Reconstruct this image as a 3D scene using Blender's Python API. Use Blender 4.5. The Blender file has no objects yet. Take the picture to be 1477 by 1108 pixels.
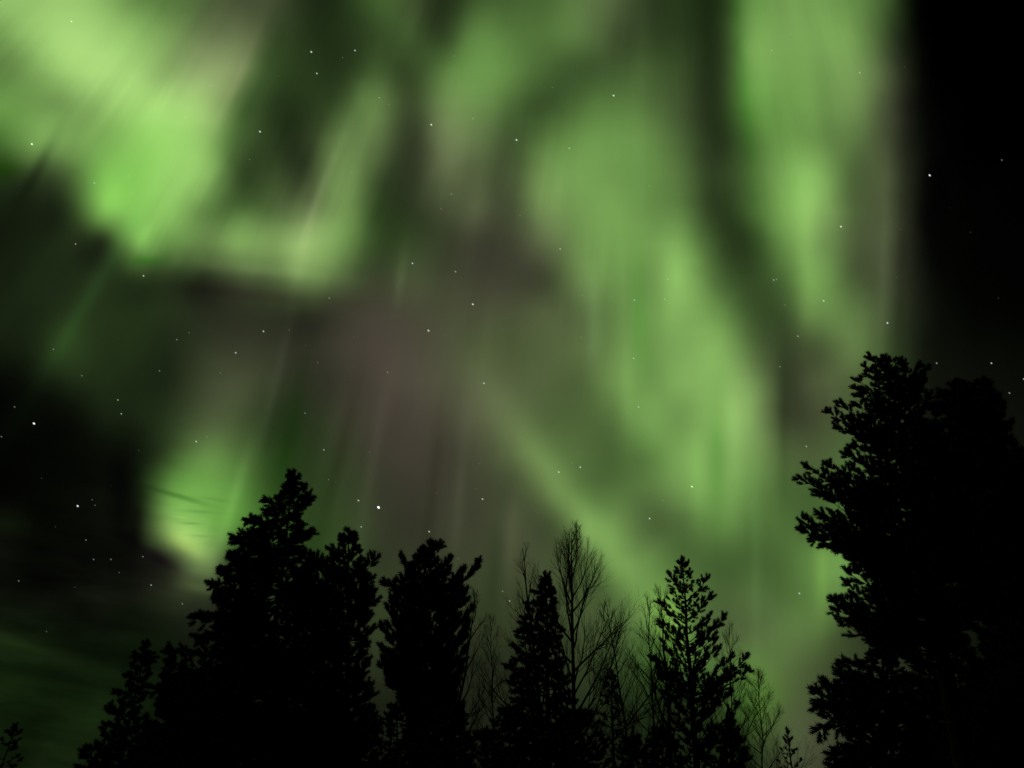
import bpy, math, random
import numpy as np
from mathutils import Vector

# ------------------------------------------------------------------ camera
C = bpy.context.scene
PITCH = math.radians(31.0)
F = 1074.0                      # focal length in units of the photo's 1477-wide frame
CAM_Z = 1.6
cam = bpy.data.cameras.new('camera')
cam.sensor_fit = 'HORIZONTAL'
cam.sensor_width = 36.0
cam.lens = 36.0 * F / 1477.0
cam.clip_start = 0.1
cam.clip_end = 20000.0
cam_o = bpy.data.objects.new('camera', cam)
C.collection.objects.link(cam_o)
cam_o.location = (0, 0, CAM_Z)
cam_o.rotation_euler = (math.pi / 2 + PITCH, 0, 0)
C.camera = cam_o
C.render.resolution_x, C.render.resolution_y = 1024, 768

C.view_settings.view_transform = 'Standard'
C.view_settings.look = 'None'
C.view_settings.exposure = 0.0
C.view_settings.gamma = 1.0
C.view_settings.use_curve_mapping = False
C.cycles.filter_width = 1.5
C.cycles.max_bounces = 4
C.cycles.diffuse_bounces = 2
C.cycles.use_adaptive_sampling = True
C.cycles.adaptive_threshold = 0.01

# ------------------------------------------------------------------ night sky with aurora
# Auroral brightness over the northern sky: one number per half-degree-scale patch (green level of
# the glow), with a letter for its hue: s pure oxygen green, w pale, r faint red, blank mixed.
SKY = """
190 192 198 180 138 120 100 80w 75w 45 48 90s 82w 48 85 95 105 118 95w 62 55 48s 140 152 155 135 85 3 0 0 0
155 195 212 205 185 150 120w 110w 72 52 48 72 85 68 128 115 115 118 80w 68 60 52 155 160 162 150 75 6 0 0 0
130 165 205 216 205 170 165w 137w 75s 58 52 85 70 120 148 130 98 85 88 88 75 52 158 160 155 150 82w 8w 0 0 0
150 150 155 185 210 210 195 115 60 55 82 128 72w 132 140 108 80 110 122 108 82w 52 140s 155 145 140 72w 12w 1 0 0
110s 160 160 170 200s 212s 185 100 60 55 125w 118 58w 120w 115w 85 115 145 148 135 95 50 110s 155 135 118 72w 15w 1 0 0
58s 68w 100 185s 198s 205 180 78 75 65w 150 85 55w 98w 90 85w 150 158 150 140 110 62w 105 170 170 100 82w 12w 2 1 1
31 34 55 170s 190s 190 130 105 108 120w 155 75 55 72w 88w 75w 145 152 160 140 118 58 95s 170 175 100 78w 12w 3 2 1
27 34 44 52w 148s 140 130 165 155 185w 150 72s 68 62w 62w 65w 110w 140 155 155 160 75 65 140 150 92w 78w 14w 4 2 2
31 39 41 47 52 55 45w 75w 95 130 95s 66r 78 70w 65r 65r 72w 125 145 145 183 105 72 105 155 90 75w 20w 5 3 2
34 37 51 50 48 48 42w 48w 50w 48w 58r 66r 70r 75w 78w 80m 95m 100w 130 155 170 145 85 80 130 118 78w 28w 8 5 4
26 36 62s 48 46 40 55w 58w 55w 48w 60r 66r 72r 78w 88m 88m 98m 105m 140 152 165 175 110 68w 85m 120m 75 25 13 10 8
8 15 35 42 38 40 68w 75w 60w 48w 55w 65r 74r 80w 92w 95w 98m 98m 145 150 170 175 145 65w 85m 95m 70 26m 17m 14m 11m
6 8 12 30 35 55 85w 80w 55s 50 60r 62r 66r 72r 90w 98w 98 98m 115 160 150 175 155 72w 72w 90m 70 25m 20m 17m 14m
5 6 8 12 18 75 130 105 65s 55 62 58r 62r 62w 75w 95m 105 105m 100 128 165 160 150 98m 90m 100 80 30m 22m 19m 15m
4 6 8 12 22 140s 160s 135 75s 60 65 58w 56r 62r 66w 78w 92m 98 108 120 150 155 135 100 95 110 85 30m 20m 18m 15m
14w 5 8 12 30s 160 178 135s 85s 65 70 60w 55w 62w 64w 80w 72m 98 130 100w 110 128 115 105 95 115 90 30 20 17 14
14 8 12w 14w 16w 52w 150 36s 65 62s 72s 58w 58w 60w 66w 72w 78w 84m 105 130 105 95 95 105 135 140 100 35 20 17 14
16w 12 14w 18w 20w 42w 58w 40w 55 60 62 62m 58m 60m 62m 65m 72m 85 88 110 118 95 105 105 128 115 64 30 20 16 14
24s 21s 17s 17s 19s 25s 28w 32m 40m 45m 50m 58m 55m 55m 52m 58m 62m 75m 95w 102 112 95w 100w 117 110 69m 55m 40w 25 18 14
33s 31s 25s 21s 21s 26s 26w 30m 35m 36m 44m 50m 41m 41m 38m 46m 50m 59m 69 87s 101s 101 110 105m 82m 64m 50m 38w 25 20 15
33s 32s 31s 32s 27s 26s 26 28m 32m 28m 32m 33m 32m 30m 36w 40m 44m 48m 49 52 57 68 88s 92m 78m 59m 46m 35w 25 20 15
27s 29s 31s 29s 25s 26s 26 28m 30m 23m 25m 27m 27m 27m 30w 30m 31m 32m 34 37 39 47 54 85w 78w 55w 45w 32w 24 20 15
23s 27s 27s 21s 21s 22s 24 26m 28m 19m 21m 22m 22m 22m 24m 24m 25m 27m 28 30 33 36 39 72w 65w 45w 38w 30w 22 18 14
"""
HUE = {'': (.715, .50), 's': (.58, .36), 'm': (.84, .60), 'w': (.93, .70), 'r': (1.10, .86)}


def parse_sky():
    rows = []
    for line in SKY.strip().splitlines():
        r = []
        for t in line.split():
            k = t[-1] if t[-1].isalpha() else ''
            g = float(t[:-1] if k else t)
            a, b = HUE[k]
            hi = max(0.0, min(1.0, (g - 135) / 75))      # strongest light washes out
            r.append(((a + .085 * hi) * g, g, (b + .075 * hi) * g))
        rows.append(r)
    rows = np.array(rows) / 255.0
    g = rows[..., 1:2]
    ratio = rows / np.maximum(g, 1e-3)
    for ax in (0, 1):                                     # hue drifts more slowly than brightness
        p = np.concatenate((ratio.take([0], ax), ratio, ratio.take([-1], ax)), ax)
        n = ratio.shape[ax]
        ratio = .25 * p.take(range(n), ax) + .5 * p.take(range(1, n + 1), ax) + .25 * p.take(range(2, n + 2), ax)
    return ratio * g


def srgb_t(c):
    """display value -> linear -> ^(1/2.2): the space the glow is mixed in"""
    c = np.clip(c, 0, 1)
    lin = np.where(c <= .04045, c / 12.92, ((c + .055) / 1.055) ** 2.4)
    return lin ** (1 / 2.2)


def cubic_resample(a, n):
    m = a.shape[0]
    x = np.linspace(0, m - 1, n)
    i = np.clip(np.floor(x).astype(int), 0, m - 2)
    t = (x - i).reshape((-1,) + (1,) * (a.ndim - 1))
    p = [a[np.clip(i + k, 0, m - 1)] for k in (-1, 0, 1, 2)]
    # sharpened cubic (tension a bit above Catmull-Rom)
    s = .62
    m1, m2 = s * (p[2] - p[0]), s * (p[3] - p[1])
    return ((2 * t**3 - 3 * t**2 + 1) * p[1] + (t**3 - 2 * t**2 + t) * m1
            + (-2 * t**3 + 3 * t**2) * p[2] + (t**3 - t**2) * m2)


NCOL, NROW = 60, 45
sky_grid = srgb_t(parse_sky())
sky_fine = cubic_resample(sky_grid, NROW)
sky_fine = cubic_resample(sky_fine.transpose(1, 0, 2), NCOL).transpose(1, 0, 2)


def soften(a):
    '''what the spline stops and the row weights do to the glow, so that it can be undone beforehand'''
    p = np.pad(a, ((0, 0), (1, 1), (0, 0)), mode='edge')
    a = (p[:, :-2] + 4 * p[:, 1:-1] + p[:, 2:]) / 6
    p = np.pad(a, ((2, 2), (0, 0), (0, 0)), mode='edge')
    k = np.exp(-np.arange(-2, 3) ** 2 / .72); k /= k.sum()
    return sum(k[i] * p[i:i + a.shape[0]] for i in range(5))


goal = np.clip(sky_fine, 0, 1)
for _ in range(3):
    sky_fine = np.clip(sky_fine + .8 * (goal - soften(sky_fine)), 0, 1)

world = bpy.data.worlds.new('World')
C.world = world
world.use_nodes = True
NT = bpy.data.node_groups.new('aurora_sky', 'ShaderNodeTree')
L = NT.links


def val_in(sock, v):
    if hasattr(v, 'is_output'):
        L.new(v, sock)
    else:
        sock.default_value = v


def math_n(op, a, b=0.0, c=None, clamp=False):
    n = NT.nodes.new('ShaderNodeMath')
    n.operation = op
    n.use_clamp = clamp
    val_in(n.inputs[0], a)
    val_in(n.inputs[1], b)
    if c is not None:
        val_in(n.inputs[2], c)
    return n.outputs[0]


def vec_n(op, a, b=None, c=None, out=0):
    n = NT.nodes.new('ShaderNodeVectorMath')
    n.operation = op
    val_in(n.inputs[0], a)
    if b is not None:
        val_in(n.inputs[1], b)
    if c is not None:
        val_in(n.inputs[2], c)
    return n.outputs[out]


def smooth_n(x, a, b, lo=0.0, hi=1.0):
    n = NT.nodes.new('ShaderNodeMapRange')
    n.interpolation_type = 'SMOOTHSTEP'
    for s, v in zip(n.inputs[:5], (x, a, b, lo, hi)):
        val_in(s, v)
    return n.outputs[0]


tc = NT.nodes.new('ShaderNodeTexCoord').outputs['Generated']
# chart of the northern sky, gnomonic about a fixed point 31 deg above due north (+Y)
fw = (0, math.cos(PITCH), math.sin(PITCH))
up = (0, -math.sin(PITCH), math.cos(PITCH))
dF = vec_n('DOT_PRODUCT', tc, fw, out=1)
dU = vec_n('DOT_PRODUCT', tc, up, out=1)
dR = vec_n('DOT_PRODUCT', tc, (1, 0, 0), out=1)
dFs = math_n('MAXIMUM', dF, 0.05)
X = math_n('MULTIPLY_ADD', math_n('DIVIDE', dR, dFs), F / 100, 7.385)
Y = math_n('MULTIPLY_ADD', math_n('DIVIDE', dU, dFs), -F / 100, 5.54)
comb = NT.nodes.new('ShaderNodeCombineXYZ')
L.new(X, comb.inputs[0]); L.new(Y, comb.inputs[1])
P = comb.outputs[0]
# ray striations of the curtains: noise stretched along lines that meet near the magnetic zenith
MX, MY = 9.3, -9.5
ang = math_n('DIVIDE', math_n('SUBTRACT', X, MX), math_n('MAXIMUM', math_n('SUBTRACT', Y, MY), 1.0))
cr = NT.nodes.new('ShaderNodeCombineXYZ')
L.new(math_n('MULTIPLY', ang, 24.0), cr.inputs[0])
L.new(math_n('MULTIPLY', Y, 0.22), cr.inputs[1])
rn = NT.nodes.new('ShaderNodeTexNoise')
rn.noise_dimensions = '2D'
rn.inputs['Scale'].default_value = 1.0
rn.inputs['Detail'].default_value = 3.0
L.new(cr.outputs[0], rn.inputs['Vector'])
ray = rn.outputs['Fac']
pn = NT.nodes.new('ShaderNodeTexNoise')
pn.noise_dimensions = '2D'
pn.inputs['Scale'].default_value = .55
pn.inputs['Detail'].default_value = 1.0
L.new(P, pn.inputs['Vector'])
patch = smooth_n(pn.outputs['Fac'], .38, .68, .05, .22)
# gentle billow of the whole sheet
wn = NT.nodes.new('ShaderNodeTexNoise')
wn.noise_dimensions = '2D'
wn.inputs['Scale'].default_value = 1.1
wn.inputs['Detail'].default_value = 2.0
L.new(P, wn.inputs['Vector'])
warp = vec_n('MULTIPLY_ADD', vec_n('SUBTRACT', wn.outputs['Color'], (.5, .5, .5)), (.14, .2, 0), P)
sep = NT.nodes.new('ShaderNodeSeparateXYZ')
L.new(warp, sep.inputs[0])
Xw, Yw = sep.outputs[0], sep.outputs[1]
uc = math_n('MULTIPLY', Xw, (NCOL - 1) / 14.77)            # fine column number
vr = math_n('MULTIPLY', Yw, (NROW - 1) / 11.08)            # fine row number
vr = math_n('MINIMUM', math_n('MAXIMUM', vr, 0.0), NROW - 1.0)
uA = math_n('DIVIDE', uc, 31.0, clamp=True)                # columns 0..31
uB = math_n('DIVIDE', math_n('SUBTRACT', uc, NCOL - 32.0), 31.0, clamp=True)


def add_n(a, b, f):
    '''colour a + f * b'''
    n = NT.nodes.new('ShaderNodeMix')
    n.data_type = 'RGBA'
    n.blend_type = 'ADD'
    n.clamp_factor = False
    n.clamp_result = False
    val_in(n.inputs[0], f)
    val_in(n.inputs[6], a if hasattr(a, 'is_output') else (a[0], a[1], a[2], 1))
    val_in(n.inputs[7], b if hasattr(b, 'is_output') else (b[0], b[1], b[2], 1))
    return n.outputs[2]


SIG = 0.6
base = math.exp(-1 / (2 * SIG * SIG))
norm = 1.0 / (SIG * math.sqrt(2 * math.pi))


def row_group():
    """one row of the glow: two 32-stop ramps side by side, each added to what the rows before gave"""
    global NT, L
    keep = NT, L
    NT = bpy.data.node_groups.new('glow_row', 'ShaderNodeTree')
    L = NT.links
    itf = NT.interface
    for nm, ty in (('uA', 'Float'), ('uB', 'Float'), ('w', 'Float'), ('A', 'Color'), ('B', 'Color')):
        itf.new_socket(nm, in_out='INPUT', socket_type='NodeSocket' + ty)
    for nm in 'AB':
        itf.new_socket(nm, in_out='OUTPUT', socket_type='NodeSocketColor')
    gi = NT.nodes.new('NodeGroupInput')
    go = NT.nodes.new('NodeGroupOutput')
    for k, nm in enumerate('AB'):
        n = NT.nodes.new('ShaderNodeValToRGB')
        n.name = 'ramp' + nm
        n.color_ramp.interpolation = 'B_SPLINE'
        n.color_ramp.elements[1].position = 1.0
        for i in range(1, 31):
            n.color_ramp.elements.new(i / 31.0)
        L.new(gi.outputs[k], n.inputs[0])
        L.new(add_n(gi.outputs[3 + k], n.outputs[0], gi.outputs[2]), go.inputs[k])
    out = NT
    NT, L = keep
    return out


ROW = row_group()
accA = accB = None
for k in range(-1, NROW + 1):
    row = sky_fine[min(max(k, 0), NROW - 1)] * norm
    g = ROW.copy()
    for nm, cols in (('rampA', row[:32]), ('rampB', row[NCOL - 32:])):
        flat = np.ones((32, 4)); flat[:, :3] = cols
        g.nodes[nm].color_ramp.elements.foreach_set('color', flat.ravel().tolist())
    d = math_n('SUBTRACT', vr, float(k))
    w = math_n('POWER', base, math_n('MULTIPLY', d, d))
    n = NT.nodes.new('ShaderNodeGroup')
    n.node_tree = g
    for s_, v in zip(n.inputs, (uA, uB, w, accA, accB)):
        if v is None:
            s_.default_value = (0, 0, 0, 1)
        else:
            L.new(v, s_)
    accA, accB = n.outputs[0], n.outputs[1]
sel = smooth_n(uc, NCOL / 2 - .6, NCOL / 2 - .4)
mx = NT.nodes.new('ShaderNodeMix')
mx.data_type = 'RGBA'
L.new(sel, mx.inputs[0]); L.new(accA, mx.inputs[6]); L.new(accB, mx.inputs[7])
glow = mx.outputs[2]

# smaller knots of light and thin dark cirrus: x, y, rx, ry (hundredths), angle, added glow
KNOTS = [
    (0.62, 2.30, .08, .42, 28, (-.07, -.09, -.05)),
    (2.66, 7.66, .26, .14, 20, (.06, .05, .03)),
    (3.42, 7.05, .08, .75, 17, (.05, .06, .04)),
    (2.62, 7.17, .32, .035, 16, (-.12, -.14, -.08)),
    (2.85, 7.38, .26, .022, 4, (-.05, -.06, -.03)),
    (3.05, 7.20, .22, .022, 8, (-.03, -.04, -.02)),
    (2.74, 7.55, .12, .014, 2, (-.09, -.10, -.05)),
    (2.60, 7.46, .10, .014, 6, (.04, .04, .03)),
    (2.88, 7.73, .14, .016, 4, (-.05, -.06, -.03)),
    (2.52, 7.70, .28, .20, 30, (.07, .08, .04)),
    (8.55, 7.68, .27, 1.75, -36.7, (.15, .20, .10)),
    (2.95, 8.50, .35, .07, 14, (.05, .06, .03)),
    (0.18, 7.55, .45, .18, 15, (.02, .03, .01)),
    (0.35, 9.30, .70, .10, 16, (.02, .03, .01)),
    (0.80, 9.75, .70, .10, 12, (-.02, -.03, -.01)),
    (1.30, 4.25, .12, 1.5, 30, (.02, .05, .02)),
    (3.25, 1.25, .16, .75, 28, (.04, .02, .03)),
    (4.45, 3.35, .07, .70, 16, (.04, .03, .03)),
    (4.62, 2.75, .05, .80, 22, (.03, .03, .03)),
    (11.62, 3.90, .14, 1.2, 0, (.05, .06, .03)),
    (11.85, 8.35, .10, .60, 0, (.05, .07, .02)),
    (7.14, 8.00, .12, .60, 4, (-.03, -.02, -.02)),
    (7.35, 8.00, .10, .70, 4, (.03, .03, .02)),
    (5.78, 4.00, .07, .35, 8, (.04, .05, .03)),
    (8.55, 4.50, .10, .60, 0, (.04, .05, .04)),
    (9.20, 4.40, .10, .60, 0, (-.04, -.01, -.03)),
    (9.64, 8.95, .24, .42, -8, (.11, .16, .04)),
    (10.95, 10.10, .32, .48, 0, (.05, .10, .01)),
    (4.30, 2.60, .08, .85, 22, (-.02, -.025, -.015)),
    (3.80, 4.26, 1.1, .09, 6, (-.015, -.03, -.015)),
    (3.80, 3.90, .95, .09, 6, (.04, .05, .03)),
    (1.52, 3.02, .18, .28, 30, (.04, .06, .02)),
    (2.05, 3.42, .12, .20, 25, (.06, .09, .04)),
    (1.46, 3.42, .12, .13, 30, (-.03, -.05, -.02)),
    (2.12, 3.76, .22, .06, 0, (-.06, -.01, -.05)),
    (0.05, 2.42, .20, .14, 0, (-.03, .09, -.04)),
    (1.98, 7.55, .09, .35, 6, (-.02, -.035, -.015)),
    (2.30, 8.05, .38, .08, 32, (-.03, -.05, -.02)),
    (2.70, 7.88, .24, .12, 25, (.11, .11, .04)),
    (10.72, 1.20, .09, 1.6, -6, (-.03, .03, -.025)),
    (12.74, 4.00, .07, 1.4, 2, (.02, .025, .02)),
    (12.98, 4.00, .08, 1.4, 2, (-.025, -.025, -.02)),
    (3.44, 1.12, .07, .70, 24, (.045, .03, .035)),
    (3.66, 1.35, .10, .70, 24, (-.03, -.025, -.02)),
    (4.90, 6.60, .10, .90, 14, (-.02, -.03, -.02)),
    (5.35, 6.80, .09, 1.0, 10, (.025, .025, .02)),
    (6.25, 7.00, .09, 1.0, 6, (-.02, -.02, -.02)),
    (6.62, 7.20, .08, 1.0, 5, (.03, .03, .025)),
    (3.95, 5.60, .07, 1.0, 14, (.03, .03, .03)),
    (4.20, 6.20, .12, .90, 12, (-.03, -.012, -.025)),
    (9.05, 5.60, .10, .70, 0, (.03, .04, .02)),
    (10.05, 6.90, .12, .60, 0, (.03, .05, .02)),
    (10.60, 6.40, .14, .90, 0, (.04, .05, .03)),
    (10.34, 6.60, .10, .70, 0, (-.05, -.02, -.04)),
    (9.30, 4.90, .12, .45, 0, (-.03, -.015, -.025)),
    (10.90, 8.20, .08, 1.2, 0, (.02, .03, .02)),
    (11.30, 6.20, .08, .90, 0, (-.04, -.04, -.03)),
]
for x, y, rx, ry, a, col in KNOTS:
    q = vec_n('SUBTRACT', warp if rx > .2 and ry > .2 else P, (x, y, 0))
    ca, sa = math.cos(math.radians(a)), math.sin(math.radians(a))
    e1 = vec_n('DOT_PRODUCT', q, (ca / rx, sa / rx, 0), out=1)
    e2 = vec_n('DOT_PRODUCT', q, (-sa / ry, ca / ry, 0), out=1)
    r2 = math_n('MULTIPLY_ADD', e1, e1, math_n('MULTIPLY', e2, e2))
    f = math_n('POWER', math.exp(-.8), r2)
    if min(col) < 0:
        f = math_n('MULTIPLY', f, -1.0)
        col = [-q for q in col]
    glow = add_n(glow, col, f)
glow = vec_n('MULTIPLY', glow, math_n('MULTIPLY_ADD', math_n('SUBTRACT', ray, .5), patch, 1.0))
# thin stratus low in the north-west, lit by the glow behind it
cn = NT.nodes.new('ShaderNodeTexNoise')
cn.noise_dimensions = '2D'
cn.inputs['Scale'].default_value = 1.0
cn.inputs['Detail'].default_value = 4.0
cv = NT.nodes.new('ShaderNodeCombineXYZ')
L.new(math_n('MULTIPLY', X, .55), cv.inputs[0])
L.new(math_n('MULTIPLY_ADD', X, -.35, math_n('MULTIPLY', Y, 2.1)), cv.inputs[1])
L.new(cv.outputs[0], cn.inputs['Vector'])
ca_ = math_n('MULTIPLY', smooth_n(X, 4.2, .8), smooth_n(Y, 5.5, 8.8))
glow = vec_n('MULTIPLY', glow, math_n('MULTIPLY_ADD', math_n('SUBTRACT', cn.outputs['Fac'], .5), math_n('MULTIPLY', ca_, 1.0), 1.0))
glow = vec_n('MAXIMUM', glow, (0.0, 0.0, 0.0))

# stars: chart place (photo-scale), size, brightness
STARS = """
103 31 7; 46 208 9; 136 264 6; 186 254 4; 375 190 8; 449 75 8; 457 106 7; 512 73 7; 494 83 4; 304 124 4; 269 169 4; 361 62 3
401 110 3; 360 230 4; 547 141 5; 561 151 4; 507 249 4; 655 81 4; 622 180 8; 682 171 5; 797 126 4; 745 202 8; 821 214 6; 885 138 8
875 265 3; 937 269 4; 1113 73 5; 1140 49 4; 1240 105 6; 1305 97 3; 1341 253 9; 1445 231 5; 1213 327 8; 1116 404 6; 1120 403 5; 1188 434 7
1132 440 4; 1151 485 6; 1280 466 8; 1300 331 3; 1293 400 3; 1125 529 5; 1351 524 6; 1430 524 7; 1477 547 7; 1426 548 3; 1456 567 6; 1163 644 6
1153 856 7; 808 359 6; 964 403 5; 959 432 5; 915 433 6; 914 517 6; 840 426 4; 838 487 4; 750 311 4; 595 380 7; 657 392 6; 682 439 8
618 477 8; 642 483 3; 651 280 5; 636 301 4; 559 537 5; 698 553 7; 475 430 5; 380 478 7; 417 476 4; 458 523 4; 441 498 3; 510 486 3
207 398 7; 109 352 6; 340 509 7; 273 480 4; 255 490 5; 230 535 5; 77 504 5; 118 542 5; 318 538 4; 49 611 10; 21 587 5; 2 630 5
170 577 6; 175 597 6; 283 637 7; 299 630 4; 112 730 9; 133 721 4; 137 729 4; 124 779 5; 135 807 5; 160 807 5; 206 803 5; 172 826 4
27 838 5; 218 844 6; 263 871 5; 67 911 4; 108 847 3; 440 596 5; 467 649 6; 474 692 4; 484 695 3; 517 722 7; 546 732 12; 521 760 6
619 767 7; 696 720 7; 661 806 4; 688 705 3; 630 711 3; 533 652 3; 806 681 7; 837 674 7; 998 702 8; 937 748 7; 956 722 4; 921 587 6
725 853 5; 735 867 6; 825 668 3; 691 669 3; 936 883 6; 1400 335 3; 1370 300 2; 1440 430 3; 60 690 3; 200 650 3; 80 760 3; 160 700 2
"""
star_sum = [None, None, None]
star_n = 0
# the exposure let the stars trail a little: distances shrink along the trail
TA, TK = math.radians(40), .72


def trail(x, y):
    return ((x * math.cos(TA) + y * math.sin(TA)) * TK, -x * math.sin(TA) + y * math.cos(TA), 0.0)


cs = NT.nodes.new('ShaderNodeCombineXYZ')
L.new(vec_n('DOT_PRODUCT', P, (math.cos(TA) * TK, math.sin(TA) * TK, 0), out=1), cs.inputs[0])
L.new(vec_n('DOT_PRODUCT', P, (-math.sin(TA), math.cos(TA), 0), out=1), cs.inputs[1])
PS = cs.outputs[0]
for t in STARS.replace('\n', ';').split(';'):
    t = t.split()
    if len(t) != 3:
        continue
    sx, sy, sm = (float(q) for q in t)
    br = min(3.4, (sm / 8.0) ** 3.0 * .85)
    rad = .008 + .00105 * sm
    dd = vec_n('DISTANCE', PS, trail(sx / 100, sy / 100), out=1)
    s = smooth_n(dd, rad, 0.0, 0.0, br)
    k = (star_n * 7 // 3) % 3
    star_n += 1
    star_sum[k] = s if star_sum[k] is None else math_n('ADD', star_sum[k], s)
star_col = vec_n('MULTIPLY', (.92, 1.0, .88), star_sum[0])
star_col = vec_n('MULTIPLY_ADD', (.86, .95, 1.02), star_sum[1], star_col)
star_col = vec_n('MULTIPLY_ADD', (1.0, .95, .80), star_sum[2], star_col)

gm = NT.nodes.new('ShaderNodeGamma')
L.new(glow, gm.inputs[0])
gm.inputs[1].default_value = 2.2
lit = vec_n('ADD', gm.outputs[0], star_col)
lit = vec_n('MULTIPLY', lit, smooth_n(dF, 0.25, 0.68))      # the display hangs in the north only

NT.interface.new_socket('Color', in_out='OUTPUT', socket_type='NodeSocketColor')
L.new(lit, NT.nodes.new('NodeGroupOutput').inputs[0])
aurora_tree = NT
NT = world.node_tree
NT.nodes.clear()
L = NT.links
grp = NT.nodes.new('ShaderNodeGroup')
grp.node_tree = aurora_tree
bg = NT.nodes.new('ShaderNodeBackground')
L.new(grp.outputs[0], bg.inputs[0])
bg.inputs[1].default_value = 1.0
# what is left of daylight: the sun is far below the horizon
st = NT.nodes.new('ShaderNodeTexSky')
st.sky_type = 'NISHITA'
st.sun_disc = False
st.sun_elevation = math.radians(-12)
st.sun_rotation = math.radians(200)
bg2 = NT.nodes.new('ShaderNodeBackground')
L.new(st.outputs[0], bg2.inputs[0])
bg2.inputs[1].default_value = 0.02
ad = NT.nodes.new('ShaderNodeAddShader')
L.new(bg.outputs[0], ad.inputs[0]); L.new(bg2.outputs[0], ad.inputs[1])
wo = NT.nodes.new('ShaderNodeOutputWorld')
L.new(ad.outputs[0], wo.inputs[0])
world.cycles.sampling_method = 'MANUAL'
world.cycles.sample_map_resolution = 512

# ------------------------------------------------------------------ materials
def mat(name, c1, c2, scale, rough=.85, bump=.3):
    m = bpy.data.materials.new(name)
    m.use_nodes = True
    nt = m.node_tree
    b = nt.nodes['Principled BSDF']
    b.inputs['Roughness'].default_value = rough
    b.inputs['Specular IOR Level'].default_value = .15
    t = nt.nodes.new('ShaderNodeTexCoord')
    n = nt.nodes.new('ShaderNodeTexNoise')
    n.inputs['Scale'].default_value = scale
    n.inputs['Detail'].default_value = 4
    r = nt.nodes.new('ShaderNodeValToRGB')
    r.color_ramp.elements[0].position = .35
    r.color_ramp.elements[1].position = .68
    r.color_ramp.elements[0].color = (*c1, 1)
    r.color_ramp.elements[1].color = (*c2, 1)
    nt.links.new(t.outputs['Object'], n.inputs['Vector'])
    nt.links.new(n.outputs['Fac'], r.inputs['Fac'])
    nt.links.new(r.outputs['Color'], b.inputs['Base Color'])
    if bump:
        bp = nt.nodes.new('ShaderNodeBump')
        bp.inputs['Strength'].default_value = bump
        bp.inputs['Distance'].default_value = .02
        nt.links.new(n.outputs['Fac'], bp.inputs['Height'])
        nt.links.new(bp.outputs['Normal'], b.inputs['Normal'])
    return m


M_SPRUCE = mat('spruce_needles', (.012, .024, .012), (.030, .048, .022), 3.0, bump=0)
M_PINE = mat('pine_needles', (.014, .028, .012), (.034, .056, .022), 2.5, bump=0)
M_BARK = mat('conifer_bark', (.022, .016, .012), (.060, .044, .032), 9.0)
M_BIRCH = mat('birch_bark', (.035, .030, .026), (.110, .100, .088), 7.0)
M_TWIG = mat('birch_twigs', (.018, .012, .010), (.036, .026, .020), 5.0, bump=0)
M_GROUND = mat('forest_floor', (.012, .016, .008), (.040, .042, .024), .6, bump=.6)

# ------------------------------------------------------------------ helpers
COL = C.collection
SP, CP = math.sin(PITCH), math.cos(PITCH)


def at(px, py, D):
    """the spot on the upright plane D metres north of the camera that stands at (px, py) of the photo"""
    v = (554.0 - py) / F
    h = D * (v * CP + SP) / (CP - v * SP)
    depth = D * CP + h * SP
    return Vector(((px - 738.5) / F * depth, D, CAM_Z + h))


class MB:
    def __init__(self):
        self.v, self.f = [], []

    def tube(self, pts, rads, n=5):
        base = len(self.v)
        m = len(pts)
        for i, p in enumerate(pts):
            d = (pts[min(i + 1, m - 1)] - pts[max(i - 1, 0)])
            d = d.normalized() if d.length > 1e-9 else Vector((0, 0, 1))
            a = d.cross(Vector((0, 0, 1)) if abs(d.z) < .9 else Vector((1, 0, 0))).normalized()
            b = d.cross(a)
            for k in range(n):
                t = 2 * math.pi * k / n
                self.v.append(p + (a * math.cos(t) + b * math.sin(t)) * rads[i])
        for i in range(m - 1):
            for k in range(n):
                k2 = (k + 1) % n
                self.f.append((base + i * n + k, base + i * n + k2, base + (i + 1) * n + k2, base + (i + 1) * n + k))
        self.f.append(tuple(base + (m - 1) * n + k for k in range(n)))

    def shoot(self, rng, p, d, ln, rad, n=28):
        """a needled shoot: short blades all round the axis, leaning forward"""
        d = d.normalized()
        a = d.cross(Vector((0, 0, 1)) if abs(d.z) < .9 else Vector((1, 0, 0))).normalized()
        b = d.cross(a)
        ph = rng.random() * 6.28
        for k in range(n):
            s = (k + rng.random()) / n
            t = ph + k * 2.4
            o = a * math.cos(t) + b * math.sin(t)
            e = (a * -math.sin(t) + b * math.cos(t)) * (rad * .18)
            rr = rad * (.7 + .7 * rng.random()) * (1.0 if s < .75 else 1.5 - .75 * s * .9)
            q = p + d * (ln * s * .86)
            i = len(self.v)
            self.v += [q - e - d * (ln * .07), q + e + d * (ln * .05), q + o * rr + d * (rad * .9 + ln * .08)]
            self.f.append((i, i + 1, i + 2))

    def build(self, name, m, parent=None, smooth=False):
        me = bpy.data.meshes.new(name)
        o0 = parent.location if parent and parent.parent is None else (parent.parent.location if parent else Vector((0, 0, 0)))
        me.from_pydata([tuple(q - o0) for q in self.v], [], self.f)
        me.materials.append(m)
        if smooth:
            me.polygons.foreach_set('use_smooth', [True] * len(me.polygons))
        o = bpy.data.objects.new(name, me)
        COL.objects.link(o)
        if parent:
            o.parent = parent
        return o


def thing(name, loc, label, cat, group=None):
    o = bpy.data.objects.new(name, None)
    o.empty_display_size = .3
    COL.objects.link(o)
    o.location = loc
    o['label'] = label
    o['category'] = cat
    if group:
        o['group'] = group
    return o


def rv(rng):
    return Vector((rng.gauss(0, 1), rng.gauss(0, 1), rng.gauss(0, 1))).normalized()


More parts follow.
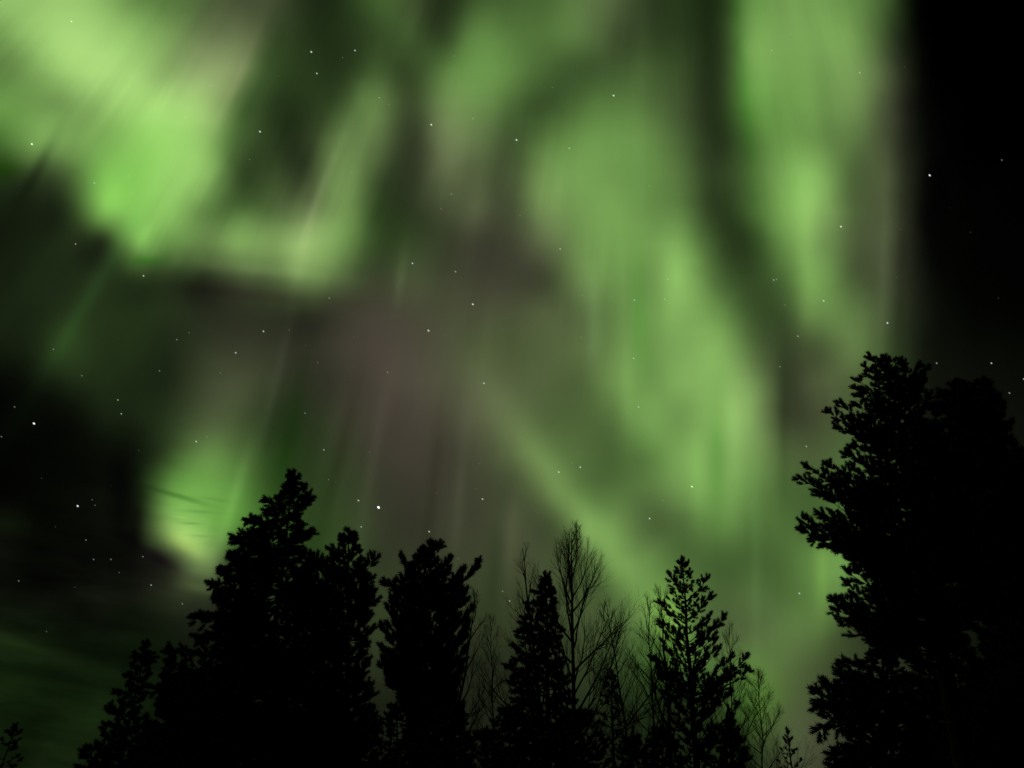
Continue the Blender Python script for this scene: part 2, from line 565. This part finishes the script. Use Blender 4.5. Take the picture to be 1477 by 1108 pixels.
def curve(p0, p1, sag, rng, n=7, wob=.02):
    ln = (p1 - p0).length
    out = []
    for i in range(n):
        t = i / (n - 1)
        q = p0.lerp(p1, t) + Vector((0, 0, -sag * ln * 4 * t * (1 - t) * (1.25 - .5 * t)))
        if 0 < i < n - 1:
            q += rv(rng) * (wob * ln)
        out.append(q)
    return out


def along(pts, t):
    x = t * (len(pts) - 1)
    i = min(int(x), len(pts) - 2)
    return pts[i].lerp(pts[i + 1], x - i), (pts[i + 1] - pts[i]).normalized()


def bough(rng, wood, leaf, pts, r0, spread, flat, upb, ln, rad, step, start=.22, fine=1.0):
    """a conifer branch: stem, side twigs to both sides, needled shoots on all of them"""
    L_ = sum((pts[i + 1] - pts[i]).length for i in range(len(pts) - 1))
    wood.tube(pts, [max(.004, r0 * (1 - .85 * i / (len(pts) - 1))) for i in range(len(pts))], 4)
    n = max(3, int(L_ * (1 - start) / step))
    for k in range(n):
        t = start + (1 - start) * (k + rng.random()) / n
        p, d = along(pts, t)
        side = d.cross(Vector((0, 0, 1)))
        if side.length < .05:
            side = Vector((1, 0, 0))
        side.normalize()
        upv = side.cross(d)
        th = rng.choice((0, math.pi)) + rng.gauss(0, flat)
        o = side * math.cos(th) + upv * math.sin(th)
        tw = spread * L_ * (.35 + .65 * rng.random()) * (1.05 - t) ** .6
        tw = max(tw, ln * .5)
        td = (d * (.55 + .5 * rng.random()) + o + Vector((0, 0, upb))).normalized()
        q = p + td * tw
        if tw > ln * .8:
            wood.tube([p, q], [r0 * .25 + .003, .003], 3)
        m = max(1, int(tw / (ln * .55) * fine))
        for j in range(m):
            s = (j + .4 + .6 * rng.random()) / m
            b = p.lerp(q, s)
            dd = (td + rv(rng) * .75 + Vector((0, 0, upb * .8))).normalized()
            leaf.shoot(rng, b, dd, ln * (.7 + .6 * rng.random()), rad * (.8 + .4 * rng.random()))
        leaf.shoot(rng, q, (td + Vector((0, 0, upb * .6)) + rv(rng) * .2), ln * (.8 + .5 * rng.random()), rad)
    p, d = along(pts, 1.0)
    leaf.shoot(rng, p, d + Vector((0, 0, upb)), ln * 1.25, rad)
    for j in range(3):
        leaf.shoot(rng, p - d * ln * .4 * j, d + rv(rng) * .55 + Vector((0, 0, upb)), ln, rad)


def conifer(name, label, cat, seed, D, tip, xb, prof, mats=None, group=None, ln=.22, rad=.05, step=.12,
            up0=.25, sag=.06, spread=.35, flat=.5, upb=.15, per_m=9, lead=.35, jag=.25, limbs=(), rtr=None,
            depth=1.0, inner=1.0, ybot=1108, fill=1.0):
    """prof: rows (photo y, left x, right x) of the crown's outline"""
    rng = random.Random(seed)
    leafm = mats or M_SPRUCE
    top = at(tip[0], tip[1], D)
    low = at(xb, ybot, D)
    foot = low + (low - top) * (low.z / (top.z - low.z))
    root = thing(name, foot, label, cat, group)
    H = top.z
    rtr = rtr or .011 * H + .03

    def axis(z):
        return foot + (top - foot) * (z / H)

    tr = MB()
    zz = [-.1 + (H + .1) * i / 12 for i in range(13)]
    pts = [axis(z) + rv(rng) * (.02 if 0 < i < 11 else 0) for i, z in enumerate(zz)]
    tr.tube(pts, [max(.012, rtr * (1.25 if i == 0 else 1) * (1 - .94 * z / H)) for i, z in enumerate(zz)], 8)
    tr.build('trunk', M_BARK, root, True)
    rows = []
    for y, xl, xr in sorted(prof):
        a, b = at(xl, y, D), at(xr, y, D)
        c = axis(a.z)
        rows.append((a.z, max(.05, c.x - a.x), max(.05, b.x - c.x)))
    rows.sort()
    zs = [r[0] for r in rows]
    wl = [r[1] for r in rows]
    wr = [r[2] for r in rows]
    wood, leaf = MB(), MB()

    def one(z, az, fac, r=None):
        rl, rr = float(np.interp(z, zs, wl)), float(np.interp(z, zs, wr))
        ca, sa = math.cos(az), math.sin(az)
        side = rr if ca > 0 else rl
        R = math.hypot(side * ca, .5 * (rl + rr) * depth * sa) * fac
        R -= ln * .5 * min(1.0, R / .7)
        R = max(R, .06)
        k_ = min(1.0, max(.5, R / .7))
        rise = R * up0
        tipp = axis(z) + Vector((ca * R, sa * R, 0))
        zb = min(z - rise, H - .1)
        zb = max(zb, .3)
        c = curve(axis(zb), tipp, sag, rng)
        bough(rng, wood, leaf, c, .008 + .011 * R, spread, flat, upb, ln * k_, rad * (.4 + .6 * k_), step, start=.12 if R < 1 else .2, fine=fill)

    z0, z1 = zs[0], zs[-1]
    # the branches that make the outline, then the rest all round
    for z, a, b in rows:
        one(z, math.pi + rng.gauss(0, .22), 1.0)
        one(z, rng.gauss(0, .22), 1.0)
    n = int((z1 - z0) * per_m * inner)
    az = rng.random() * 6
    for k in range(n):
        z = z0 + (z1 - z0) * (k + rng.random()) / n
        az += 2.4 + rng.gauss(0, .3)
        one(z, az, 1 - jag * rng.random() ** 1.3)
    # leader
    c = curve(axis(H - max(lead * 1.6, .5)), axis(H - ln), 0, rng, 5, .003)
    bough(rng, wood, leaf, c, .012, .22, 1.2, .3, ln * .8, rad, step * .5, start=.05)
    for lb in limbs:
        # an outstanding limb: trunk y, tip (x, y), sag, spread
        yb, tx, ty, sg, sp, dy = lb
        pt = at(tx, ty, D + dy)
        zb = at(tx, yb, D).z
        pt -= (pt - axis(zb)).normalized() * (ln * .75)
        cb, cl = MB(), MB()
        c = curve(axis(zb), pt, sg, rng, 9)
        bough(rng, cb, cl, c, .014 + .012 * (pt - c[0]).length, sp, 1.1, upb, ln, rad, step * .55, start=.18, fine=1.3)
        lo = cb.build('limb', M_BARK, root)
        cl.build('needles', leafm, lo)
    wood.build('branches', M_BARK, root)
    leaf.build('foliage', leafm, root)
    return root


def birch(name, label, seed, D, tip, low, limbs, mats=None, group=None, ntop=14, ang=.5, lenf=.5, z_first=.25,
          r0=None, kids=(8, 6), up=.35, twig=.0024, kink=.03, azb=None, cat='birch tree'):
    """a leafless broadleaf tree: trunk, ascending limbs, each with its own spray of twigs"""
    rng = random.Random(seed)
    top = at(tip[0], tip[1], D)
    lo = at(low[0], low[1], D)
    foot = lo + (lo - top) * (lo.z / (top.z - lo.z))
    root = thing(name, foot, label, cat, group)
    H = top.z
    r0 = r0 or .009 * H + .012
    tr = MB()
    pts = []
    n = 14
    for i in range(n):
        t = i / (n - 1)
        pts.append(foot.lerp(top, t) + (rv(rng) * kink if 0 < i < n - 1 else Vector()) + Vector((0, 0, -.1 if i == 0 else 0)))
    tr.tube(pts, [max(.008, r0 * (1 - t / (n - 1)) ** .8) for t in range(n)], 7)
    tr.build('trunk', M_BIRCH, root, True)

    def grow(mb, mt, p, d, ln, r, lev, sprays):
        seg = 6 if lev < 2 else 4
        q = [p]
        dd = d.copy()
        for i in range(seg):
            dd = (dd + Vector((0, 0, up * .22)) + rv(rng) * .16).normalized()
            q.append(q[-1] + dd * (ln / seg))
        mb.tube(q, [max(twig * .55, r * (1 - .85 * i / seg)) for i in range(seg + 1)], 4 if lev < 1 else 3)
        if lev < 3:
            k = (kids[0], kids[1], 3)[lev]
            k = max(2, int(k * (.8 + .4 * rng.random()) * min(1.0, .35 + ln / 2.2 if lev == 0 else 1.0)))
            for j in range(k):
                t = .22 + .74 * (j + rng.random()) / k
                pp, pd = along(q, t)
                o = pd.cross(rv(rng)).normalized()
                nd = (pd + o * (.34 + .3 * rng.random())).normalized()
                nl = ln * (.58 - .34 * t) * (.7 + .6 * rng.random())
                grow(mt, mt, pp, nd, max(nl, .12), r * .42 * (1 - .5 * t) + twig * .3, lev + 1, sprays)

    az = rng.random() * 6
    for k in range(ntop):
        t = z_first + (.96 - z_first) * ((k + .3 + .6 * rng.random()) / ntop) ** 1.1
        p, d = along(pts, t)
        az += 2.4 + rng.gauss(0, .4)
        a = az
        o = Vector((math.cos(a), math.sin(a), 0))
        an = ang * (1.35 - .75 * t) * (.85 + .3 * rng.random())
        dd = (d * math.cos(an) + o * math.sin(an)).normalized()
        ln = lenf * H * (1.02 - t) ** .75 * (.8 + .4 * rng.random())
        mb, mt = MB(), MB()
        grow(mb, mt, p, dd, ln, r0 * (.55 - .35 * t), 0, None)
        l_ = mb.build('limb', M_BIRCH, root)
        mt.build('twigs', M_TWIG, l_)
    return root


# ------------------------------------------------------------------ ground
def make_ground():
    rng = random.Random(5)
    v, f = [], []
    rad = [0, 3, 6, 9, 13, 18, 25, 34, 45, 60, 90, 150, 300, 700, 2000, 6000]
    n = 72
    for i, r in enumerate(rad):
        for k in range(n):
            t = 2 * math.pi * k / n
            h = -.02 - .10 * rng.random() if r < 100 else -.1
            v.append((r * math.cos(t), r * math.sin(t), h))
    for i in range(len(rad) - 1):
        for k in range(n):
            k2 = (k + 1) % n
            f.append((i * n + k, (i + 1) * n + k, (i + 1) * n + k2, i * n + k2))
    me = bpy.data.meshes.new('ground')
    me.from_pydata(v, [], f)
    me.materials.append(M_GROUND)
    me.polygons.foreach_set('use_smooth', [True] * len(me.polygons))
    o = bpy.data.objects.new('ground', me)
    COL.objects.link(o)
    o['kind'] = 'structure'


make_ground()

# ------------------------------------------------------------------ trees, left to right
SPR = 'dark spruces and pines along the clearing'
BIR = 'bare trees between the conifers'
YNG = 'young spruces in the undergrowth'

conifer('young_spruce_tree', 'thin sparse conifer top poking up in the bottom left corner', 'spruce tree', 11, 24, (26, 1042), 2,
        [(1055, 8, 28), (1068, 2, 26), (1080, -20, 22), (1092, -25, 30), (1108, -40, 26), (1180, -70, 50)],
        ln=.16, rad=.055, per_m=6, up0=.5, lead=.3, jag=.4, group=YNG)
conifer('spruce_tree', 'small ragged spruce alone against the dark lower left sky', 'spruce tree', 12, 26, (213, 922), 170,
        [(943, 193, 222), (950, 192, 227), (960, 190, 212), (975, 176, 218), (990, 182, 213), (1000, 166, 210), (1012, 172, 208),
         (1023, 155, 203), (1046, 151, 205), (1063, 142, 210), (1080, 128, 225), (1093, 118, 235), (1108, 108, 240), (1180, 90, 260)],
        ln=.20, rad=.085, fill=1.8, per_m=16, up0=.35, lead=.5, jag=.3, group=SPR)
conifer('pine_tree', 'low rounded conifer tucked against the left foot of the tallest left spruce', 'pine tree', 13, 25, (250, 942), 262,
        [(955, 238, 264), (975, 234, 280), (998, 227, 292), (1018, 232, 305), (1050, 205, 310), (1108, 185, 330), (1180, 170, 350)],
        mats=M_PINE, ln=.22, rad=.1, fill=1.8, per_m=22, up0=.5, lead=.25, jag=.2, group=SPR)
conifer('spruce_tree', 'tallest spruce on the left, pointed top beside the bright lower aurora lobe', 'spruce tree', 14, 23, (424, 676), 372,
        [(688, 417, 431), (700, 411, 441), (710, 405, 443), (718, 396, 451), (726, 381, 444), (740, 387, 434), (752, 357, 434), (768, 364, 450),
         (780, 337, 432), (790, 340, 436), (800, 332, 447), (820, 317, 452), (832, 322, 456), (843, 304, 462), (865, 308, 470), (880, 300, 470),
         (893, 277, 475), (920, 284, 480), (950, 247, 485), (975, 250, 490), (1000, 226, 495), (1050, 210, 500), (1108, 195, 505), (1200, 170, 530)],
        ln=.22, rad=.085, per_m=21, up0=-.12, sag=.05, spread=.32, lead=.8, jag=.45, fill=1.35, group=SPR,
        limbs=[(735, 381, 723, .05, .2, -.3), (765, 356, 751, .05, .2, .2), (790, 337, 779, .05, .22, -.2), (806, 332, 798, .04, .2, .2), (835, 317, 820, .05, .22, -.4),
               (855, 303, 843, .04, .22, .3), (905, 277, 892, .03, .22, -.2), (785, 451, 766, .05, .22, .2), (735, 451, 718, .04, .25, 0), (925, 283, 920, .03, .2, .3)])
conifer('pine_tree', 'broad conifer right of the tallest spruce, a branch finger on its right shoulder', 'pine tree', 15, 22, (503, 761), 500,
        [(772, 490, 512), (780, 488, 514), (795, 472, 521), (810, 474, 520), (822, 448, 528), (840, 440, 540), (852, 440, 538), (865, 440, 546), (885, 440, 533),
         (910, 440, 539), (930, 440, 531), (955, 435, 530), (1000, 430, 536), (1050, 430, 545), (1108, 420, 575), (1200, 410, 600)],
        mats=M_PINE, ln=.22, rad=.09, fill=1.5, per_m=21, up0=.45, lead=.35, jag=.25, upb=.3, group=SPR,
        limbs=[(850, 546, 803, .05, .16, -.6), (845, 448, 803, .03, .16, .5)])
conifer('pine_tree', 'bushy pine with a broad jagged crown of upturned shoots, left of the bare birches', 'pine tree', 16, 20, (611, 785), 617,
        [(798, 604, 626), (806, 596, 632), (818, 588, 644), (830, 580, 656), (844, 572, 668), (856, 566, 674), (868, 562, 678), (880, 555, 684), (895, 562, 678),
         (907, 548, 680), (925, 556, 672), (938, 548, 676), (955, 550, 674), (975, 553, 667), (990, 562, 660), (1003, 578, 655), (1025, 588, 648), (1060, 580, 655), (1108, 575, 660), (1180, 570, 665)],
        mats=M_PINE, ln=.20, rad=.08, fill=1.05, per_m=28, up0=.65, sag=.10, lead=.3, jag=.35, upb=.55, spread=.30, group=SPR,
        limbs=[(850, 577, 800, .06, .15, -.4), (830, 622, 781, .04, .15, .2), (835, 636, 782, .04, .15, -.3), (860, 651, 806, .06, .15, .3),
               (880, 695, 812, .08, .14, 0), (890, 672, 820, .07, .16, -.5), (880, 552, 839, .02, .16, -.2), (1010, 545, 960, .04, .2, -.4), (1045, 556, 984, .05, .3, .2), (1050, 664, 984, .05, .3, -.2), (1070, 572, 1008, .04, .3, -.3), (1070, 655, 1006, .04, .3, .3), (1085, 600, 1015, .03, .4, -.5), (1085, 636, 1015, .03, .4, .5)])
conifer('spruce_tree', 'slim dark spruce standing in front of the tall fan shaped birch', 'spruce tree', 17, 19, (787, 823), 792,
        [(838, 784, 791), (848, 780, 794), (855, 766, 799), (870, 757, 801), (880, 760, 797), (890, 753, 802), (900, 750, 800), (911, 744, 813), (922, 746, 808),
         (933, 740, 806), (950, 741, 812), (960, 729, 812), (975, 736, 808), (985, 735, 824), (1000, 740, 822), (1012, 741, 830), (1040, 730, 840), (1108, 720, 850), (1200, 715, 860)],
        ln=.17, rad=.065, fill=1.6, per_m=26, up0=.05, sag=.05, lead=.75, jag=.22, group=SPR)
conifer('young_spruce_tree', 'thin gappy young spruce under the leaning bare tree', 'spruce tree', 18, 21, (881, 964), 885,
        [(978, 876, 887), (990, 872, 891), (1003, 868, 889), (1012, 866, 894), (1028, 862, 893), (1042, 862, 898), (1060, 858, 896), (1082, 857, 902), (1108, 852, 905), (1200, 845, 915)],
        ln=.15, rad=.045, per_m=11, up0=.3, lead=.5, jag=.35, group=YNG)
conifer('spruce_tree', 'open branched conifer backlit by the brightest low green glow', 'spruce tree', 19, 18, (983.5, 801), 1004,
        [(813, 978, 992), (826, 974, 1000), (840, 972, 1008), (852, 968, 1012), (864, 962, 1018), (875, 964, 1020), (888, 962, 1030), (900, 956, 1036), (915, 958, 1038),
         (926, 953, 1036), (938, 956, 1042), (952, 944, 1056), (966, 948, 1062), (980, 950, 1058), (1000, 955, 1058), (1020, 960, 1066), (1050, 960, 1060), (1108, 945, 1072), (1200, 935, 1085)],
        ln=.14, rad=.052, fill=1.45, per_m=18, up0=.7, sag=.08, lead=.3, jag=.4, upb=.45, spread=.25, step=.125, group=SPR,
        limbs=[(862, 963, 826, .05, .14, -.2), (868, 1024, 832, .05, .12, .1), (895, 1028, 857, .06, .14, -.3), (900, 949, 868, .04, .16, .1), (935, 1049, 888, .07, .15, .3),
               (935, 950, 896, .06, .16, -.3), (1005, 1081, 946, .08, .16, -.1), (985, 936, 949, .05, .18, .1), (1010, 1083, 966, .06, .15, .4)])
conifer('young_spruce_tree', 'tiny spruce tip with stubby upturned branches right of the backlit conifer', 'spruce tree', 20, 15, (1134.5, 1048), 1143,
        [(1066, 1130, 1143), (1082, 1127, 1148), (1098, 1122, 1155), (1120, 1118, 1162), (1180, 1110, 1175)],
        ln=.085, rad=.026, per_m=9, up0=.8, lead=.3, jag=.3, upb=.4, step=.1, spread=.14, group=YNG)
# the old pine on the right and the trees round its foot
conifer('pine_tree', 'big old pine on the right, its ragged left limbs against green sky', 'pine tree', 21, 13, (1278, 514), 1392,
        [(524, 1254, 1300), (535, 1239, 1325), (550, 1231, 1341), (572, 1230, 1342), (590, 1226, 1345), (605, 1224, 1345), (625, 1222, 1350), (645, 1226, 1360), (658, 1216, 1365),
         (672, 1206, 1370), (690, 1200, 1380), (705, 1198, 1385), (720, 1194, 1392), (735, 1190, 1400), (750, 1192, 1405), (768, 1198, 1410), (785, 1208, 1415), (800, 1219, 1420),
         (820, 1222, 1425), (840, 1218, 1430), (858, 1206, 1430), (872, 1200, 1435), (888, 1210, 1380), (900, 1226, 1370), (912, 1256, 1365)],
        mats=M_PINE, ln=.11, rad=.048, per_m=42, up0=.5, sag=.09, lead=.2, jag=.55, upb=.35, spread=.34, step=.09, rtr=.2, fill=1.0, group=SPR,
        limbs=[(560, 1252, 510, .02, .2, 0), (560, 1273, 515, .02, .2, .3), (575, 1303, 517, .03, .22, -.2), (590, 1335, 540, .05, .25, .2),
               (650, 1192, 592, .06, .24, -.2), (640, 1204, 581, .06, .2, .2), (660, 1201, 612, .06, .22, .3),
               (700, 1213, 654, .05, .2, 0), (740, 1150, 690, .06, .24, -.3), (730, 1157, 671, .07, .2, .1), (735, 1188, 668, .06, .22, .3), (760, 1176, 708, .06, .26, -.1),
               (800, 1150, 765, .05, .24, .2), (790, 1151, 752, .06, .2, -.2), (790, 1176, 738, .06, .22, 0), (815, 1172, 778, .05, .26, -.3), (830, 1200, 786, .05, .24, .1),
               (850, 1222, 806, .05, .24, .1), (900, 1196, 866, .05, .22, -.1), (905, 1199, 880, .05, .22, .2), (925, 1220, 896, .04, .22, 0), (935, 1240, 908, .02, .2, -.2)])
conifer('pine_tree', 'rounded black pine crown behind the big pine, running off the right edge', 'pine tree', 22, 17, (1400, 553), 1520,
        [(560, 1370, 1422), (575, 1350, 1428), (592, 1340, 1441), (627, 1330, 1450), (653, 1330, 1450), (673, 1335, 1455), (682, 1340, 1472), (702, 1340, 1466), (725, 1345, 1478),
         (760, 1350, 1500), (820, 1370, 1530), (860, 1400, 1550), (890, 1420, 1560), (940, 1425, 1580), (975, 1410, 1590), (1050, 1370, 1590), (1150, 1380, 1600)],
        mats=M_PINE, ln=.2, rad=.1, fill=1.2, per_m=34, up0=.5, sag=.08, lead=.15, jag=.25, upb=.35, spread=.36, group=SPR)
conifer('young_pine_tree', 'lower conifer under the big pine, its long left boughs drooping over the glow', 'pine tree', 23, 11.5, (1266, 892), 1290,
        [(908, 1262, 1271), (918, 1258, 1274), (930, 1257, 1276), (945, 1255, 1282), (956, 1240, 1290), (975, 1215, 1310), (1000, 1200, 1320), (1025, 1200, 1330), (1060, 1215, 1340),
         (1085, 1208, 1350), (1108, 1200, 1360), (1200, 1190, 1380)],
        mats=M_PINE, ln=.13, rad=.05, fill=1.3, per_m=60, up0=.2, sag=.03, lead=.3, jag=.3, upb=.25, spread=.3, step=.08, group=SPR,
        limbs=[(985, 1216, 951, .05, .2, 0), (1000, 1204, 966, .05, .22, .2), (1010, 1184, 984, .05, .22, -.1), (1020, 1169, 999, .04, .24, .1), (1020, 1174, 1018, .0, .24, -.2),
               (1010, 1174, 1056, -.08, .16, 0), (1050, 1197, 1048, -.03, .2, .2), (1090, 1197, 1090, .02, .22, -.2)])
conifer('spruce_tree', 'black thicket conifer filling the bottom right corner', 'spruce tree', 24, 15, (1372, 912), 1400,
        [(922, 1360, 1388), (940, 1345, 1405), (960, 1325, 1430), (990, 1312, 1480), (1030, 1300, 1510), (1070, 1290, 1530), (1108, 1280, 1550), (1220, 1270, 1570)],
        ln=.24, rad=.08, per_m=30, up0=.2, lead=.3, jag=.25, group=SPR)

# bare trees
birch('birch_tree', 'tall bare birch with a fan shaped crown, centre of the gap', 31, 24, (825, 762), (826, 1010), 0, ntop=34, ang=.80, lenf=.46, z_first=.26, kids=(12, 7), up=.42, group=BIR)
birch('birch_tree', 'thin bare birch whose few upright stems show left of the slim dark spruce', 32, 25, (753, 790), (776, 1000), 0, ntop=12, ang=.5, lenf=.36, z_first=.45, kids=(9, 5), group=BIR)
birch('birch_tree', 'fine twigged bare tree clinging to the right side of the bushy pine', 33, 23, (689, 850), (664, 1010), 0, ntop=18, ang=.6, lenf=.36, z_first=.35, kids=(9, 6), group=BIR)
birch('birch_tree', 'faint slender bare tree with one straight stem, next right of the bushy pine', 34, 26, (707, 885), (713, 1060), 0, r0=.05, ntop=28, ang=.85, lenf=.25, z_first=.35, kids=(9, 5), group=BIR)
birch('birch_tree', 'bare tree leaning left over the thin young spruce', 35, 22, (875, 872), (910, 1100), 0, r0=.06, ntop=28, ang=.85, lenf=.30, z_first=.35, kids=(9, 5), group=BIR)
birch('birch_tree', 'pair stemmed bare tree just left of the backlit conifer', 36, 22, (934, 862), (944, 1100), 0, r0=.05, ntop=26, ang=.8, lenf=.32, z_first=.35, kids=(9, 5), group=BIR)
birch('birch_tree', 'bare tree whose high twigs cross the bright patch behind the backlit conifer', 37, 23, (952, 845), (966, 1060), 0, ntop=18, ang=.6, lenf=.32, z_first=.35, kids=(9, 6), group=BIR)
birch('birch_tree', 'bare twiggy crown behind the right shoulder of the backlit conifer', 38, 23, (1052, 905), (1056, 1080), 0, r0=.05, ntop=24, ang=.75, lenf=.32, z_first=.35, kids=(9, 6), group=BIR)
birch('birch_tree', 'low round bare bush glowing green on the right of the backlit conifer', 39, 19, (1094, 972), (1100, 1090), 0, r0=.035, ntop=34, ang=.95, lenf=.40, z_first=.30, kids=(9, 6), group=BIR)

# undergrowth
for i, (tx, ty, w, lab) in enumerate([
        (572, 1012, 34, 'squat young spruce low between the two broad pines'),
        (640, 1018, 40, 'squat young spruce under the bushy pine'),
        (661, 1010, 14, 'narrow young spruce at the right foot of the bushy pine'),
        (735, 1016, 40, 'squat young spruce left of the slim dark spruce'),
        (838, 1020, 40, 'squat young spruce right of the slim dark spruce'),
        (700, 1050, 40, 'lowest young spruce under the faint slender bare tree'),
        (912, 1058, 26, 'low young spruce between the leaning bare tree and the backlit conifer'),
        (955, 1046, 30, 'low young spruce at the left foot of the backlit conifer'),
        (1052, 1046, 30, 'low young spruce at the right foot of the backlit conifer')]):
    conifer('young_spruce_tree', lab, 'spruce tree', 50 + i, 18 - .4 * i, (tx, ty), tx + 2,
            [(ty + 8, tx - w * .3, tx + w * .3), (ty + 25, tx - w * .65, tx + w * .65), (ty + 50, tx - w, tx + w), (ty + 100, tx - w * 1.3, tx + w * 1.3), (ty + 170, tx - w * 1.5, tx + w * 1.5)],
            ln=.17, rad=.06, per_m=30, up0=.35, lead=.25, jag=.3, group=YNG)
